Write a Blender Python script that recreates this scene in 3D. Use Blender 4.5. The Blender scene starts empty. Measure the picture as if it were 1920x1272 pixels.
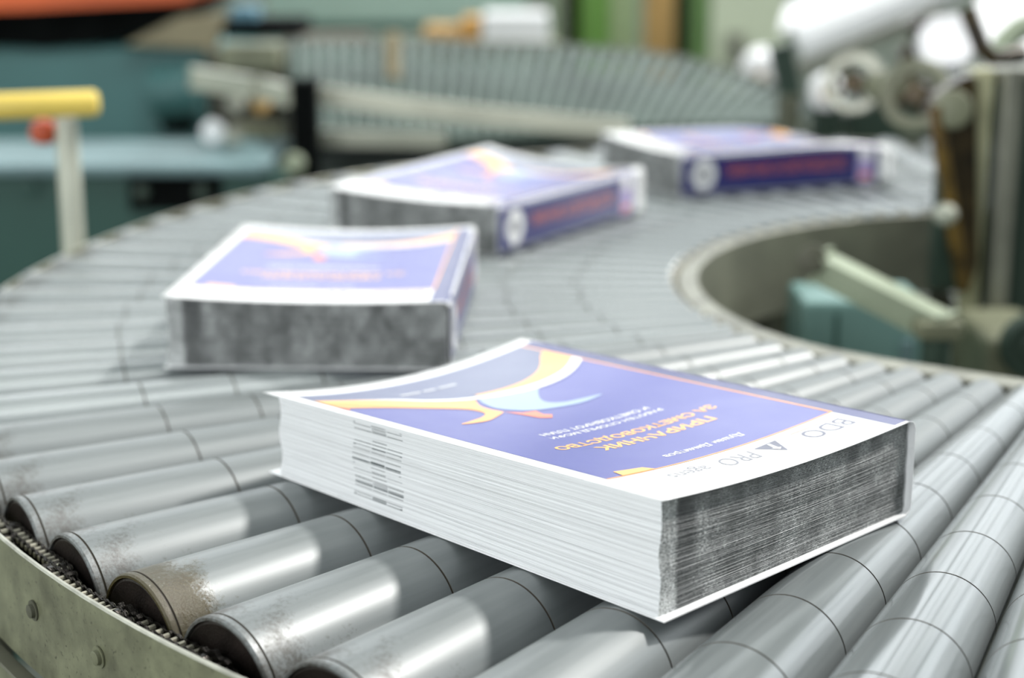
import bpy, bmesh, math, random
from mathutils import Vector, Matrix, noise
random.seed(7)
PI = math.pi
C = bpy.context.scene.collection
TOP = 0.90                      # height of the roller bed above the floor
CAMH = 0.32304                  # camera above the roller bed
FPX, PITCH = 3137.1, 0.24637
CX, CY = 0.57063, 1.48920       # centre of the conveyor curve
KA = 0.0350                     # taper half angle of the rollers
A0, DA = 0.45304, 0.072169      # first roller angle, pitch

# ------------------------------------------------------------------ helpers
def ray(px, py):
    x = (px-960)/FPX; y = -(py-636)/FPX
    c, s = math.cos(PITCH), math.sin(PITCH)
    return Vector((x, c+y*s, -s+y*c))
def at(px, py, Y):
    d = ray(px, py); t = Y/d.y
    return Vector((d.x*t, Y, TOP+CAMH+d.z*t))

def s2l(c):
    return tuple((v/12.92 if v <= 0.04045 else ((v+0.055)/1.055)**2.4) for v in c)
def rgb(r, g, b):
    return s2l((r/255, g/255, b/255))

def new_mat(name):
    m = bpy.data.materials.new(name); m.use_nodes = True
    nt = m.node_tree
    return m, nt, nt.nodes['Principled BSDF']
def N(nt, typ, **kw):
    n = nt.nodes.new(typ)
    for k, v in kw.items(): setattr(n, k, v)
    return n
def L(nt, a, b): nt.links.new(a, b)

def paint(name, col, rough=0.5, metal=0.0, var=0.12, scale=9.0, bump=0.0, coat=0.0, spec=0.5):
    """painted / worn surface: base colour broken up with procedural wear"""
    m, nt, b = new_mat(name)
    tc = N(nt, 'ShaderNodeTexCoord')
    nz = N(nt, 'ShaderNodeTexNoise'); nz.inputs['Scale'].default_value = scale; nz.inputs['Detail'].default_value = 6
    L(nt, tc.outputs['Object'], nz.inputs['Vector'])
    rp = N(nt, 'ShaderNodeValToRGB')
    lo = tuple(max(0, c*(1-var*1.6)) for c in col); hi = tuple(min(1, c*(1+var)) for c in col)
    rp.color_ramp.elements[0].position = 0.3; rp.color_ramp.elements[0].color = (*lo, 1)
    rp.color_ramp.elements[1].position = 0.7; rp.color_ramp.elements[1].color = (*hi, 1)
    L(nt, nz.outputs['Fac'], rp.inputs['Fac']); L(nt, rp.outputs['Color'], b.inputs['Base Color'])
    b.inputs['Roughness'].default_value = rough; b.inputs['Metallic'].default_value = metal
    b.inputs['Coat Weight'].default_value = coat
    b.inputs['Specular IOR Level'].default_value = spec
    if bump:
        bp = N(nt, 'ShaderNodeBump'); bp.inputs['Strength'].default_value = bump; bp.inputs['Distance'].default_value = 0.001
        n2 = N(nt, 'ShaderNodeTexNoise'); n2.inputs['Scale'].default_value = scale*12
        L(nt, tc.outputs['Object'], n2.inputs['Vector'])
        L(nt, n2.outputs['Fac'], bp.inputs['Height']); L(nt, bp.outputs['Normal'], b.inputs['Normal'])
    return m

def obj(name, bm, mats, parent=None, smooth=None):
    me = bpy.data.meshes.new(name)
    bm.normal_update()
    if smooth is not None:
        for f in bm.faces: f.smooth = True
        for e in bm.edges:
            if len(e.link_faces) == 2 and e.calc_face_angle(0) > smooth: e.smooth = False
    bm.to_mesh(me); bm.free()
    for m in (mats if isinstance(mats, (list, tuple)) else [mats]): me.materials.append(m)
    o = bpy.data.objects.new(name, me); C.objects.link(o)
    if parent: o.parent = parent
    return o
def tag(o, label, cat, group=None, kind=None):
    if label: o['label'] = label
    if cat: o['category'] = cat
    if group: o['group'] = group
    if kind: o['kind'] = kind
    return o
def thing(name, label, cat, loc=(0, 0, 0), rotz=0, group=None):
    o = bpy.data.objects.new(name, None); C.objects.link(o)
    o.empty_display_size = 0.05
    o.location = loc; o.rotation_euler = (0, 0, rotz)
    return tag(o, label, cat, group)

def box(bm, lo, hi, bev=0.0, seg=2, mat=0):
    lo = Vector(lo); hi = Vector(hi); g = bmesh.new()
    bmesh.ops.create_cube(g, size=1)
    for v in g.verts:
        v.co = Vector(((v.co.x+.5)*(hi.x-lo.x)+lo.x, (v.co.y+.5)*(hi.y-lo.y)+lo.y, (v.co.z+.5)*(hi.z-lo.z)+lo.z))
    if bev: bmesh.ops.bevel(g, geom=list(g.edges), offset=bev, segments=seg, affect='EDGES', profile=0.5)
    merge(bm, g, mat)
def merge(bm, g, mat=None, M=None):
    if M is not None: bmesh.ops.transform(g, matrix=M, verts=list(g.verts))
    mp = {v: bm.verts.new(v.co) for v in g.verts}
    for f in g.faces:
        try: nf = bm.faces.new([mp[v] for v in f.verts])
        except ValueError: continue
        nf.material_index = f.material_index if mat is None else mat
    g.free()
def frame_of(d):
    d = d.normalized(); a = Vector((0, 0, 1)) if abs(d.z) < .9 else Vector((1, 0, 0))
    x = d.cross(a).normalized(); y = d.cross(x).normalized()
    return x, y, d
def tube(bm, p0, p1, r, r1=None, seg=20, bev=0.0, mat=0):
    """capped, optionally end-bevelled bar between two points"""
    p0 = Vector(p0); p1 = Vector(p1); r1 = r if r1 is None else r1
    x, y, d = frame_of(p1-p0); ln = (p1-p0).length
    prof = [(0, r-bev), (bev*.3, r-bev*.3), (bev, r), (ln-bev, r1), (ln-bev*.3, r1-bev*.3), (ln, r1-bev)] if bev else [(0, r), (ln, r1)]
    rings = [[bm.verts.new(p0+d*t+(x*math.cos(a)+y*math.sin(a))*q) for a in [2*PI*i/seg for i in range(seg)]] for t, q in prof]
    for A, B in zip(rings, rings[1:]):
        for i in range(seg):
            f = bm.faces.new((A[i], A[(i+1) % seg], B[(i+1) % seg], B[i])); f.material_index = mat
    bm.faces.new(rings[0][::-1]).material_index = mat; bm.faces.new(rings[-1]).material_index = mat
def lathe(bm, p0, d, prof, seg=32, mats=None):
    """closed revolve of (t, r) pairs along d from p0"""
    p0 = Vector(p0); x, y, d = frame_of(Vector(d))
    rings = []
    for t, q in prof:
        if q < 1e-6: rings.append([bm.verts.new(p0+d*t)])
        else: rings.append([bm.verts.new(p0+d*t+(x*math.cos(2*PI*i/seg)+y*math.sin(2*PI*i/seg))*q) for i in range(seg)])
    for k, (A, B) in enumerate(zip(rings, rings[1:])):
        for i in range(seg):
            j = (i+1) % seg
            a = [A[0]] if len(A) == 1 else [A[i], A[j]]
            b = [B[0]] if len(B) == 1 else [B[j], B[i]]
            if len(a)+len(b) < 3: continue
            f = bm.faces.new(a+b)
            if mats: f.material_index = mats[k]
def path_tube(bm, pts, r, seg=12):
    pts = [Vector(p) for p in pts]; rings = []
    for i, p in enumerate(pts):
        d = (pts[min(i+1, len(pts)-1)]-pts[max(i-1, 0)])
        x, y, d = frame_of(d)
        if rings:
            px = rings[-1][0].co-pts[i-1]; x = (px-d*px.dot(d)).normalized(); y = d.cross(x)
        rings.append([bm.verts.new(p+(x*math.cos(a)+y*math.sin(a))*r) for a in [2*PI*k/seg for k in range(seg)]])
    for A, B in zip(rings, rings[1:]):
        for i in range(seg): bm.faces.new((A[i], A[(i+1) % seg], B[(i+1) % seg], B[i]))
    bm.faces.new(rings[0][::-1]); bm.faces.new(rings[-1])
def slab(bm, poly, d, mat=0):
    """prism: planar polygon of 3-D points pushed along d"""
    d = Vector(d); a = [bm.verts.new(Vector(p)) for p in poly]; b = [bm.verts.new(Vector(p)+d) for p in poly]
    n = len(a)
    bm.faces.new(a).material_index = mat; bm.faces.new(b[::-1]).material_index = mat
    for i in range(n): bm.faces.new((a[i], b[i], b[(i+1) % n], a[(i+1) % n])).material_index = mat
def bar(bm, p0, p1, h, w, bev=0.002):
    """rectangular bar from p0 to p1, height h (z), width w"""
    p0 = Vector(p0); p1 = Vector(p1); d = (p1-p0); ln = d.length; d.normalize()
    s = d.cross(Vector((0, 0, 1))).normalized(); u = s.cross(d).normalized()
    g = bmesh.new(); bmesh.ops.create_cube(g, size=1)
    for v in g.verts:
        q = v.co.copy(); v.co = p0+d*((q.x+.5)*ln)+s*(q.y*w)+u*(q.z*h)
    if bev: bmesh.ops.bevel(g, geom=list(g.edges), offset=bev, segments=2, affect='EDGES')
    merge(bm, g, 0)
def pbox(x0, y0, x1, y1, Y, depth, bev=0.006, floor=False, extra=None):
    """bmesh box whose front stands at distance Y"""
    a = at(x0, y1, Y); b = at(x1, y0, Y)
    bm = bmesh.new(); box(bm, (a.x, Y, 0.0 if floor else a.z), (b.x, Y+depth, b.z), bev)
    return bm
def lerp(tab, x):
    if x <= tab[0][0]: return tab[0][1]
    for (a, u), (b, v) in zip(tab, tab[1:]):
        if x <= b: return u+(v-u)*(x-a)/(b-a)
    return tab[-1][1]

# ------------------------------------------------------------------ materials
def roller_material(name, oily=False, r_lo=.18, r_hi=.36, tone=1.0):
    m, nt, b = new_mat(name)
    tc = N(nt, 'ShaderNodeTexCoord')
    sep = N(nt, 'ShaderNodeSeparateXYZ'); L(nt, tc.outputs['Object'], sep.inputs['Vector'])
    # faint streaks running along the sleeve
    mp = N(nt, 'ShaderNodeMapping'); mp.inputs['Scale'].default_value = (5, 150, 150)
    L(nt, tc.outputs['Object'], mp.inputs['Vector'])
    st = N(nt, 'ShaderNodeTexNoise'); st.inputs['Scale'].default_value = 1.0; st.inputs['Detail'].default_value = 5
    L(nt, mp.outputs['Vector'], st.inputs['Vector'])
    rp = N(nt, 'ShaderNodeValToRGB')
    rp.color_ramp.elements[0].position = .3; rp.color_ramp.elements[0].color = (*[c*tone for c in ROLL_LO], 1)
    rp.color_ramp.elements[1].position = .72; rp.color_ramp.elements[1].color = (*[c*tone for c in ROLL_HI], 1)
    L(nt, st.outputs['Fac'], rp.inputs['Fac'])
    # grime near the outer (chain) end
    gn = N(nt, 'ShaderNodeTexNoise'); gn.inputs['Scale'].default_value = 420; gn.inputs['Detail'].default_value = 8; gn.inputs['Roughness'].default_value = .7
    L(nt, tc.outputs['Object'], gn.inputs['Vector'])
    g2 = N(nt, 'ShaderNodeTexNoise'); g2.inputs['Scale'].default_value = 38; g2.inputs['Detail'].default_value = 4
    L(nt, tc.outputs['Object'], g2.inputs['Vector'])
    mr = N(nt, 'ShaderNodeMapRange'); mr.inputs['From Min'].default_value = .955 if not oily else .980; mr.inputs['From Max'].default_value = 1.02
    L(nt, sep.outputs['X'], mr.inputs['Value'])
    ad = N(nt, 'ShaderNodeMath', operation='MULTIPLY_ADD'); L(nt, mr.outputs['Result'], ad.inputs[0]); ad.inputs[1].default_value = .45 if not oily else .8; L(nt, g2.outputs['Fac'], ad.inputs[2])
    ad2 = N(nt, 'ShaderNodeMath', operation='MULTIPLY_ADD'); L(nt, gn.outputs['Fac'], ad2.inputs[0]); ad2.inputs[1].default_value = .8; L(nt, ad.outputs[0], ad2.inputs[2])
    th = N(nt, 'ShaderNodeMapRange'); th.inputs['From Min'].default_value = 1.2; th.inputs['From Max'].default_value = 1.52
    L(nt, ad2.outputs[0], th.inputs['Value'])
    mx = N(nt, 'ShaderNodeMix', data_type='RGBA'); L(nt, th.outputs['Result'], mx.inputs['Factor'])
    L(nt, rp.outputs['Color'], mx.inputs['A']); mx.inputs['B'].default_value = (.035, .028, .02, 1) if not oily else (.055, .043, .014, 1)
    L(nt, mx.outputs['Result'], b.inputs['Base Color'])
    rr = N(nt, 'ShaderNodeMapRange'); rr.inputs['To Min'].default_value = r_lo; rr.inputs['To Max'].default_value = r_hi
    L(nt, st.outputs['Fac'], rr.inputs['Value'])
    rm = N(nt, 'ShaderNodeMix', data_type='FLOAT'); L(nt, th.outputs['Result'], rm.inputs['Factor']); L(nt, rr.outputs['Result'], rm.inputs['A'])
    rm.inputs['B'].default_value = .42 if not oily else .16
    L(nt, rm.outputs['Result'], b.inputs['Roughness'])
    bp = N(nt, 'ShaderNodeBump'); bp.inputs['Distance'].default_value = .0006
    bs = N(nt, 'ShaderNodeMath', operation='MULTIPLY'); L(nt, th.outputs['Result'], bs.inputs[0]); bs.inputs[1].default_value = .55 if not oily else .95
    L(nt, bs.outputs[0], bp.inputs['Strength']); L(nt, gn.outputs['Fac'], bp.inputs['Height']); L(nt, bp.outputs['Normal'], b.inputs['Normal'])
    b.inputs['Specular IOR Level'].default_value = .68; b.inputs['Metallic'].default_value = .1
    return m
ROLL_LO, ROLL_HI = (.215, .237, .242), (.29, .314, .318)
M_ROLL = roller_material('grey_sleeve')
M_ROLL_OIL = roller_material('oily_dimmed_sleeve', True, .34, .5, .74)
M_ROLL_DULL = roller_material('dull_dimmed_sleeve', False, .34, .5, .72)  # near sleeves: colour darkened by tone to imitate dimmer light than farther off
M_ROLL_GLOSS = roller_material('polished_dimmed_sleeve', False, .13, .24, .7)
M_GROOVE = paint('sleeve_joint', (.06, .05, .036), .6)
M_CAP = paint('greasy_steel', (.016, .0115, .010), .42, .3, .4, 60, .3)
M_CHAIN = paint('oily_chain_steel', (.05, .044, .04), .22, .85, .3, 120, .3)
M_PIN = paint('bright_pin_steel', (.50, .47, .38), .25, .5, .3, 90)
M_TANCAP = paint('tan_bearing_plastic', rgb(172, 168, 155), .5)

def rail_material():
    m, nt, b = new_mat('olive_rail_paint')
    tc = N(nt, 'ShaderNodeTexCoord')
    n1 = N(nt, 'ShaderNodeTexNoise'); n1.inputs['Scale'].default_value = 26; n1.inputs['Detail'].default_value = 8; n1.inputs['Roughness'].default_value = .65
    L(nt, tc.outputs['Object'], n1.inputs['Vector'])
    rp = N(nt, 'ShaderNodeValToRGB'); e = rp.color_ramp.elements
    e[0].position = .30; e[0].color = (.065, .066, .040, 1); e[1].position = .64; e[1].color = (.175, .182, .112, 1)
    L(nt, n1.outputs['Fac'], rp.inputs['Fac'])
    n2 = N(nt, 'ShaderNodeTexNoise'); n2.inputs['Scale'].default_value = 330; n2.inputs['Detail'].default_value = 3
    L(nt, tc.outputs['Object'], n2.inputs['Vector'])
    mr = N(nt, 'ShaderNodeMapRange'); mr.inputs['From Min'].default_value = .62; mr.inputs['From Max'].default_value = .72
    L(nt, n2.outputs['Fac'], mr.inputs['Value'])
    mx = N(nt, 'ShaderNodeMix', data_type='RGBA'); L(nt, mr.outputs['Result'], mx.inputs['Factor'])
    L(nt, rp.outputs['Color'], mx.inputs['A']); mx.inputs['B'].default_value = (.05, .048, .03, 1)
    L(nt, mx.outputs['Result'], b.inputs['Base Color']); b.inputs['Roughness'].default_value = .42
    bp = N(nt, 'ShaderNodeBump'); bp.inputs['Strength'].default_value = .12; bp.inputs['Distance'].default_value = .0008
    L(nt, n1.outputs['Fac'], bp.inputs['Height']); L(nt, bp.outputs['Normal'], b.inputs['Normal'])
    return m
M_RAIL = rail_material()
M_RAILEDGE = paint('worn_rail_edge', (.36, .36, .30), .4, .3, .25, 60)
M_RAILDK = paint('dark_olive_frame', (.075, .075, .05), .6, 0, .3, 20)
M_INNER = paint('inner_rail_olive', (.17, .175, .13), .55, 0, .2, 14)

def white_paper(name, tone=(.86, .87, .88), rough=.55):
    m, nt, b = new_mat(name)
    at_ = N(nt, 'ShaderNodeAttribute'); at_.attribute_name = 'tone'
    mx = N(nt, 'ShaderNodeMix', data_type='RGBA', blend_type='MULTIPLY'); mx.inputs['Factor'].default_value = 1
    mx.inputs['A'].default_value = (*tone, 1); L(nt, at_.outputs['Color'], mx.inputs['B'])
    L(nt, mx.outputs['Result'], b.inputs['Base Color']); b.inputs['Roughness'].default_value = rough
    b.inputs['Specular IOR Level'].default_value = .2
    return m, nt, b, mx, at_
W_, L_ = 0.21, 0.3014
def fore_edge_material():
    """white trimmed leaves, with three columns of dark index strokes on some leaves"""
    m, nt, b, mx, at_ = white_paper('fore_edge_leaves')
    tc = N(nt, 'ShaderNodeTexCoord'); sep = N(nt, 'ShaderNodeSeparateXYZ'); L(nt, tc.outputs['Object'], sep.inputs['Vector'])
    sepc = N(nt, 'ShaderNodeSeparateColor'); L(nt, at_.outputs['Color'], sepc.inputs['Color'])
    # per leaf value: alpha channel of the tone attribute
    def cmp(op, src, v):
        n = N(nt, 'ShaderNodeMath', operation=op); L(nt, src, n.inputs[0])
        if isinstance(v, float): n.inputs[1].default_value = v
        else: L(nt, v, n.inputs[1])
        return n.outputs[0]
    y = sep.outputs['Y']
    # local y of the strokes: object origin in the middle of the book
    y0 = L_/2
    tot = None
    for a, c_, th in ((-.189, -.2005, .88), (-.2012, -.2135, .80), (-.2142, -.2275, .89)):
        band = cmp('MULTIPLY', cmp('LESS_THAN', y, a+y0), cmp('GREATER_THAN', y, c_+y0))
        on = cmp('MULTIPLY', band, cmp('GREATER_THAN', at_.outputs['Alpha'], th))
        tot = on if tot is None else cmp('MAXIMUM', tot, on)
    for yy in (-.1885, -.2285):
        band = cmp('LESS_THAN', cmp('ABSOLUTE', cmp('SUBTRACT', y, yy+y0), 0.), .0009)
        on = cmp('MULTIPLY', band, cmp('GREATER_THAN', at_.outputs['Alpha'], .84))
        tot = cmp('MAXIMUM', tot, on)
    mm = N(nt, 'ShaderNodeMix', data_type='RGBA'); L(nt, tot, mm.inputs['Factor'])
    L(nt, mx.outputs['Result'], mm.inputs['A']); mm.inputs['B'].default_value = (.07, .085, .09, 1)
    L(nt, mm.outputs['Result'], b.inputs['Base Color'])
    return m
def head_edge_material():
    """head of the block: grey from print running off every leaf"""
    m, nt, b = new_mat('printed_head_edge')
    tc = N(nt, 'ShaderNodeTexCoord'); sep = N(nt, 'ShaderNodeSeparateXYZ'); L(nt, tc.outputs['Object'], sep.inputs['Vector'])
    def noise_(scale, detail=4, rough=.6):
        mp = N(nt, 'ShaderNodeMapping'); mp.inputs['Scale'].default_value = scale; L(nt, tc.outputs['Object'], mp.inputs['Vector'])
        n = N(nt, 'ShaderNodeTexNoise'); n.inputs['Scale'].default_value = 1; n.inputs['Detail'].default_value = detail; n.inputs['Roughness'].default_value = rough
        L(nt, mp.outputs['Vector'], n.inputs['Vector']); return n.outputs['Fac']
    fine = noise_((520, 40, 2600), 3, .75)
    col = noise_((95, 10, 60), 3)
    at_ = N(nt, 'ShaderNodeAttribute'); at_.attribute_name = 'tone'
    # bright / dark strokes
    r1 = N(nt, 'ShaderNodeMapRange'); r1.inputs['From Min'].default_value = .36; r1.inputs['From Max'].default_value = .62
    L(nt, fine, r1.inputs['Value'])
    r2 = N(nt, 'ShaderNodeMapRange'); r2.inputs['From Min'].default_value = .3; r2.inputs['From Max'].default_value = .7; r2.inputs['To Min'].default_value = .45; r2.inputs['To Max'].default_value = 1.15
    L(nt, col, r2.inputs['Value'])
    # bands by distance from the fore edge
    cr = N(nt, 'ShaderNodeValToRGB'); el = cr.color_ramp.elements
    mr = N(nt, 'ShaderNodeMapRange'); mr.inputs['From Min'].default_value = W_/2-.055; mr.inputs['From Max'].default_value = W_/2
    L(nt, sep.outputs['X'], mr.inputs['Value'])
    el[0].position = 0; el[0].color = (.62, .62, .62, 1); el[1].position = 1; el[1].color = (1.25, 1.25, 1.25, 1)
    for p_, v in ((.45, .66), (.58, .36), (.72, .32), (.78, 1.0)):
        e = el.new(p_); e.color = (v, v, v, 1)
    L(nt, mr.outputs['Result'], cr.inputs['Fac'])
    a = N(nt, 'ShaderNodeMath', operation='MULTIPLY'); L(nt, r1.outputs['Result'], a.inputs[0]); L(nt, r2.outputs['Result'], a.inputs[1])
    c2 = N(nt, 'ShaderNodeMath', operation='MULTIPLY'); L(nt, a.outputs[0], c2.inputs[0]); L(nt, cr.outputs['Color'], c2.inputs[1])
    rp = N(nt, 'ShaderNodeValToRGB'); e = rp.color_ramp.elements
    e[0].position = 0; e[0].color = (.014, .016, .018, 1); e[1].position = .72; e[1].color = (.78, .80, .80, 1)
    k = e.new(.3); k.color = (.19, .197, .195, 1)
    L(nt, c2.outputs[0], rp.inputs['Fac'])
    L(nt, rp.outputs['Color'], b.inputs['Base Color']); b.inputs['Roughness'].default_value = .6
    b.inputs['Specular IOR Level'].default_value = .25
    return m
def gloss(name, col, rough=.3):
    m, nt, b = new_mat(name)
    tc = N(nt, 'ShaderNodeTexCoord'); nz = N(nt, 'ShaderNodeTexNoise'); nz.inputs['Scale'].default_value = 30
    L(nt, tc.outputs['Object'], nz.inputs['Vector'])
    mr = N(nt, 'ShaderNodeMapRange'); mr.inputs['To Min'].default_value = rough*.85; mr.inputs['To Max'].default_value = rough*1.2
    L(nt, nz.outputs['Fac'], mr.inputs['Value']); L(nt, mr.outputs['Result'], b.inputs['Roughness'])
    b.inputs['Base Color'].default_value = (*col, 1)
    b.inputs['Specular IOR Level'].default_value = .9
    b.inputs['Coat Weight'].default_value = .14; b.inputs['Coat Roughness'].default_value = .3
    return m
M_FORE = fore_edge_material(); M_HEAD = head_edge_material()
M_LEAF = white_paper('leaf_paper')[0]
CV = {'white': gloss('cover_white', (.86, .86, .87), .26), 'navy': gloss('cover_navy', (.04, .044, .30), .3),
      'slate': gloss('cover_slate', (.075, .09, .20), .3), 'orange': gloss('cover_orange', (.95, .36, .05)),
      'red': gloss('cover_red', (.78, .16, .06)), 'pale': gloss('cover_pale_blue', (.26, .36, .58)),
      'grey': gloss('cover_grey', (.045, .045, .10)), 'lgrey': gloss('cover_light_grey', (.16, .16, .20)),
      'strip': gloss('cover_navy_shaded', (.005, .007, .135), .3), 'amber': gloss('cover_orange_glare', (.95, .46, .10)), 'peach': gloss('cover_peach', (.95, .38, .07)), 'lilac': gloss('cover_lilac', (.42, .33, .62))}  # strip: navy deepened for the spine's shade; amber: orange lightened for glare
CVK = list(CV); CVM = [CV[k] for k in CVK]; CI = {k: i for i, k in enumerate(CVK)}

# ------------------------------------------------------------------ books
_txt = {}
def text_mesh(s, bold=0.0, shear=0.0):
    key = (s, bold, shear)
    if key not in _txt:
        cu = bpy.data.curves.new('lettering', 'FONT'); cu.body = s; cu.size = 1; cu.resolution_u = 3
        cu.offset = bold; cu.shear = shear
        o = bpy.data.objects.new('lettering', cu); C.objects.link(o)
        dg = bpy.context.evaluated_depsgraph_get()
        me = bpy.data.meshes.new_from_object(o.evaluated_get(dg))
        V = [v.co.copy() for v in me.vertices]; F = [tuple(p.vertices) for p in me.polygons]
        bpy.data.objects.remove(o); bpy.data.curves.remove(cu); bpy.data.meshes.remove(me)
        _txt[key] = (V, F)
    return _txt[key]
def put_text(lay, s, x0, x1, y0, y1, mat, lvl, bold=0.0, shear=0.0, skew=0.0):
    """fit text s into the rectangle; lay collects (verts2d, faces, mat, lvl)"""
    V, F = text_mesh(s, bold, shear)
    ax, bx = min(v.x for v in V), max(v.x for v in V); ay, by = min(v.y for v in V), max(v.y for v in V)
    P = [(x0+(v.x-ax)/(bx-ax)*(x1-x0), y0+(v.y-ay)/(by-ay)*(y1-y0)) for v in V]
    lay.append((P, F, mat, lvl))
def put_poly(lay, pts, mat, lvl): lay.append((pts, [tuple(range(len(pts)))], mat, lvl))
def smooth_curve(pts, n=6):
    out = []
    for i in range(len(pts)-1):
        p0 = pts[max(i-1, 0)]; p1 = pts[i]; p2 = pts[i+1]; p3 = pts[min(i+2, len(pts)-1)]
        for k in range(n):
            t = k/n
            out.append(tuple(.5*((2*p1[j])+(-p0[j]+p2[j])*t+(2*p0[j]-5*p1[j]+4*p2[j]-p3[j])*t*t+(-p0[j]+3*p1[j]-3*p2[j]+p3[j])*t**3) for j in (0, 1)))
    return out+[pts[-1]]
mm = lambda P: [(a/1000, b/1000) for a, b in P]

def front_layout():
    lay = []
    bot, fe = -.2912, .2010
    put_poly(lay, [(.0, bot), (.0, -.0012), (.0142, -.0012), (.0142, bot)], 'strip', 1)
    put_poly(lay, [(.0142, bot), (.0142, -.0428), (fe, -.0428), (fe, bot)], 'navy', 1)
    put_poly(lay, mm([(13.7, -42.4), (15.2, -42.4), (15.2, -291), (13.7, -291)]), 'orange', 2)
    put_poly(lay, mm([(14.2, -42.2), (201, -42.2), (201, -43.2), (14.2, -43.2)]), 'orange', 2)
    # upper band marks
    put_text(lay, 'BDO', .0215, .0600, -.0335, -.0205, 'grey', 1, .004)
    put_poly(lay, mm([(19.5, -35.2), (19.5, -36.2), (62, -36.2), (62, -35.2)]), 'red', 1)
    put_poly(lay, mm([(18.4, -35.2), (19.3, -35.2), (19.3, -19.0), (18.4, -19.0)]), 'red', 1)
    put_poly(lay, mm([(76, -35.5), (86.5, -19), (97, -33.5)]), 'grey', 1)
    put_poly(lay, mm([(83.6, -33.5), (86.0, -33.2), (88.6, -26.6), (90.2, -27.2), (88.2, -22.6), (84.2, -25.2), (86.0, -25.8)]), 'white', 2)
    put_text(lay, 'PRO', .1025, .1315, -.0335, -.0210, 'lgrey', 1, -.004, .25)
    put_text(lay, 'agens', .1410, .1705, -.0345, -.0255, 'lgrey', 1, -.004)
    put_poly(lay, mm([(165, -43.2), (189, -43.2), (187, -51.5), (168, -49)]), 'amber', 3)
    put_text(lay, 'Душан Димитров', .0765, .1415, -.0605, -.0540, 'white', 2, .012)
    put_text(lay, 'ПРИРАЧНИК', .0615, .1550, -.0950, -.0860, 'amber', 2, .03)
    put_text(lay, 'ЗА СМЕТКОВОДСТВО', .0428, .1725, -.1097, -.1005, 'amber', 2, .03)
    put_text(lay, 'РАБОТЕН СПОРЕД МСФИ', .0655, .1565, -.1275, -.1220, 'white', 2, .02)
    put_text(lay, 'И СМЕТКОВНИОТ ПЛАН', .0680, .1550, -.1357, -.1302, 'white', 2, .02)
    # curved swoosh: slate field, amber arc, white ribbon, pale blue wave, amber and red tails
    rib_u = smooth_curve(mm([(15.2, -243.5), (32, -233.2), (49, -227.3), (70, -225.0), (95, -227.4), (118, -231.5), (139, -243.5), (152, -256.5), (170, -266.5), (188, -272), (201, -274.5)]))
    rib_l = smooth_curve(mm([(15.2, -234.5), (30.6, -225.5), (46.6, -219), (65, -215.8), (83, -216.3), (107, -221.5), (125.8, -229), (143, -241), (155, -254), (171, -265), (188, -271.3), (201, -274.5)]))
    put_poly(lay, rib_u+mm([(201, -291.2), (15.2, -291.2)]), 'slate', 2)
    arc_in = smooth_curve(mm([(15.3, -270), (23, -264.5), (36.4, -251.6), (50.1, -241.8), (69.1, -234.8), (89.2, -232.8), (110, -234.5)]))
    put_poly(lay, arc_in+list(reversed([p for p in rib_u if p[0] < .112])), 'peach', 3)
    put_poly(lay, rib_u+rib_l[::-1], 'white', 4)
    low = smooth_curve(mm([(128.6, -189.7), (138, -184.5), (152.8, -178.5), (170.5, -180.2), (160, -184), (149, -187.5), (141.5, -192), (138.4, -198), (139.6, -208), (150, -220), (171, -237.5), (190, -246), (200.9, -247.5)]), 4)
    put_poly(lay, [p for p in rib_l if p[0] > .1175][::-1]+smooth_curve(mm([(119, -224), (127, -212), (129.5, -202), (128.8, -192)]), 4)+low, 'peach', 3)
    put_poly(lay, smooth_curve(mm([(200.9, -272), (186, -268), (168, -256), (152, -240), (141, -226), (135, -212), (132.5, -200)]), 4)+smooth_curve(mm([(134.5, -198), (138, -209), (148, -223), (166, -240), (184, -254), (200.9, -262)]), 4), 'amber', 4)
    put_poly(lay, mm([(128.6, -190), (122.5, -180.5), (114, -178.3), (117, -169), (113.8, -165), (119.7, -159.4), (124.8, -164.6), (126.2, -177)]), 'red', 3)
    put_poly(lay, mm([(200.9, -241), (200.9, -252), (196, -247.5)]), 'red', 4)
    wave = smooth_curve(mm([(72.2, -217), (82, -208.2), (92, -196), (94.3, -187), (88, -180.6), (76.4, -177.8), (62, -174), (82, -170.8), (100, -174.5), (113.5, -180), (121, -187.5), (125.6, -200), (122, -214), (117.2, -223.5)]))
    put_poly(lay, wave+list(reversed([p for p in rib_l if .0735 < p[0] < .116]))[::1], 'pale', 3)
    # publisher line near the foot: words too small to read
    x = .0985
    for wd in (.015, .010, .017):
        n = int(wd/.0016)
        for i in range(n): put_poly(lay, [(x+i*.0016, -.2655), (x+i*.0016+.0011, -.2655), (x+i*.0016+.0011, -.2626), (x+i*.0016, -.2626)], 'white', 4)
        x += wd+.0022
    return lay
def spine_layout():
    """u runs from the head (0) to the foot (L), v from bottom (0) to top (1) of the spine"""
    lay = []
    put_poly(lay, [(-.001, 0), (.2815, 0), (.2815, 1), (-.001, 1)], 'strip', 1)
    put_poly(lay, [(.030+.0165*math.cos(a), .5+.31*math.sin(a)) for a in [2*PI*i/28 for i in range(28)]], 'white', 2)
    put_poly(lay, [(.030+.007*math.cos(a), .5+.13*math.sin(a)) for a in [2*PI*i/20 for i in range(20)]], 'lgrey', 3)
    put_text(lay, 'ПРИРАЧНИК ЗА СМЕТКОВОДСТВО', .062, .232, .38, .64, 'red', 2, -.006)
    put_poly(lay, [(.250, .12), (.273, .12), (.273, .9), (.250, .9)], 'lilac', 2)
    put_poly(lay, [(.252, .62), (.271, .62), (.271, .86), (.252, .86)], 'white', 3)
    put_poly(lay, [(.254, .2), (.269, .2), (.269, .30), (.254, .30)], 'red', 3)
    return lay
FRONT, SPINE = front_layout(), spine_layout()

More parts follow.
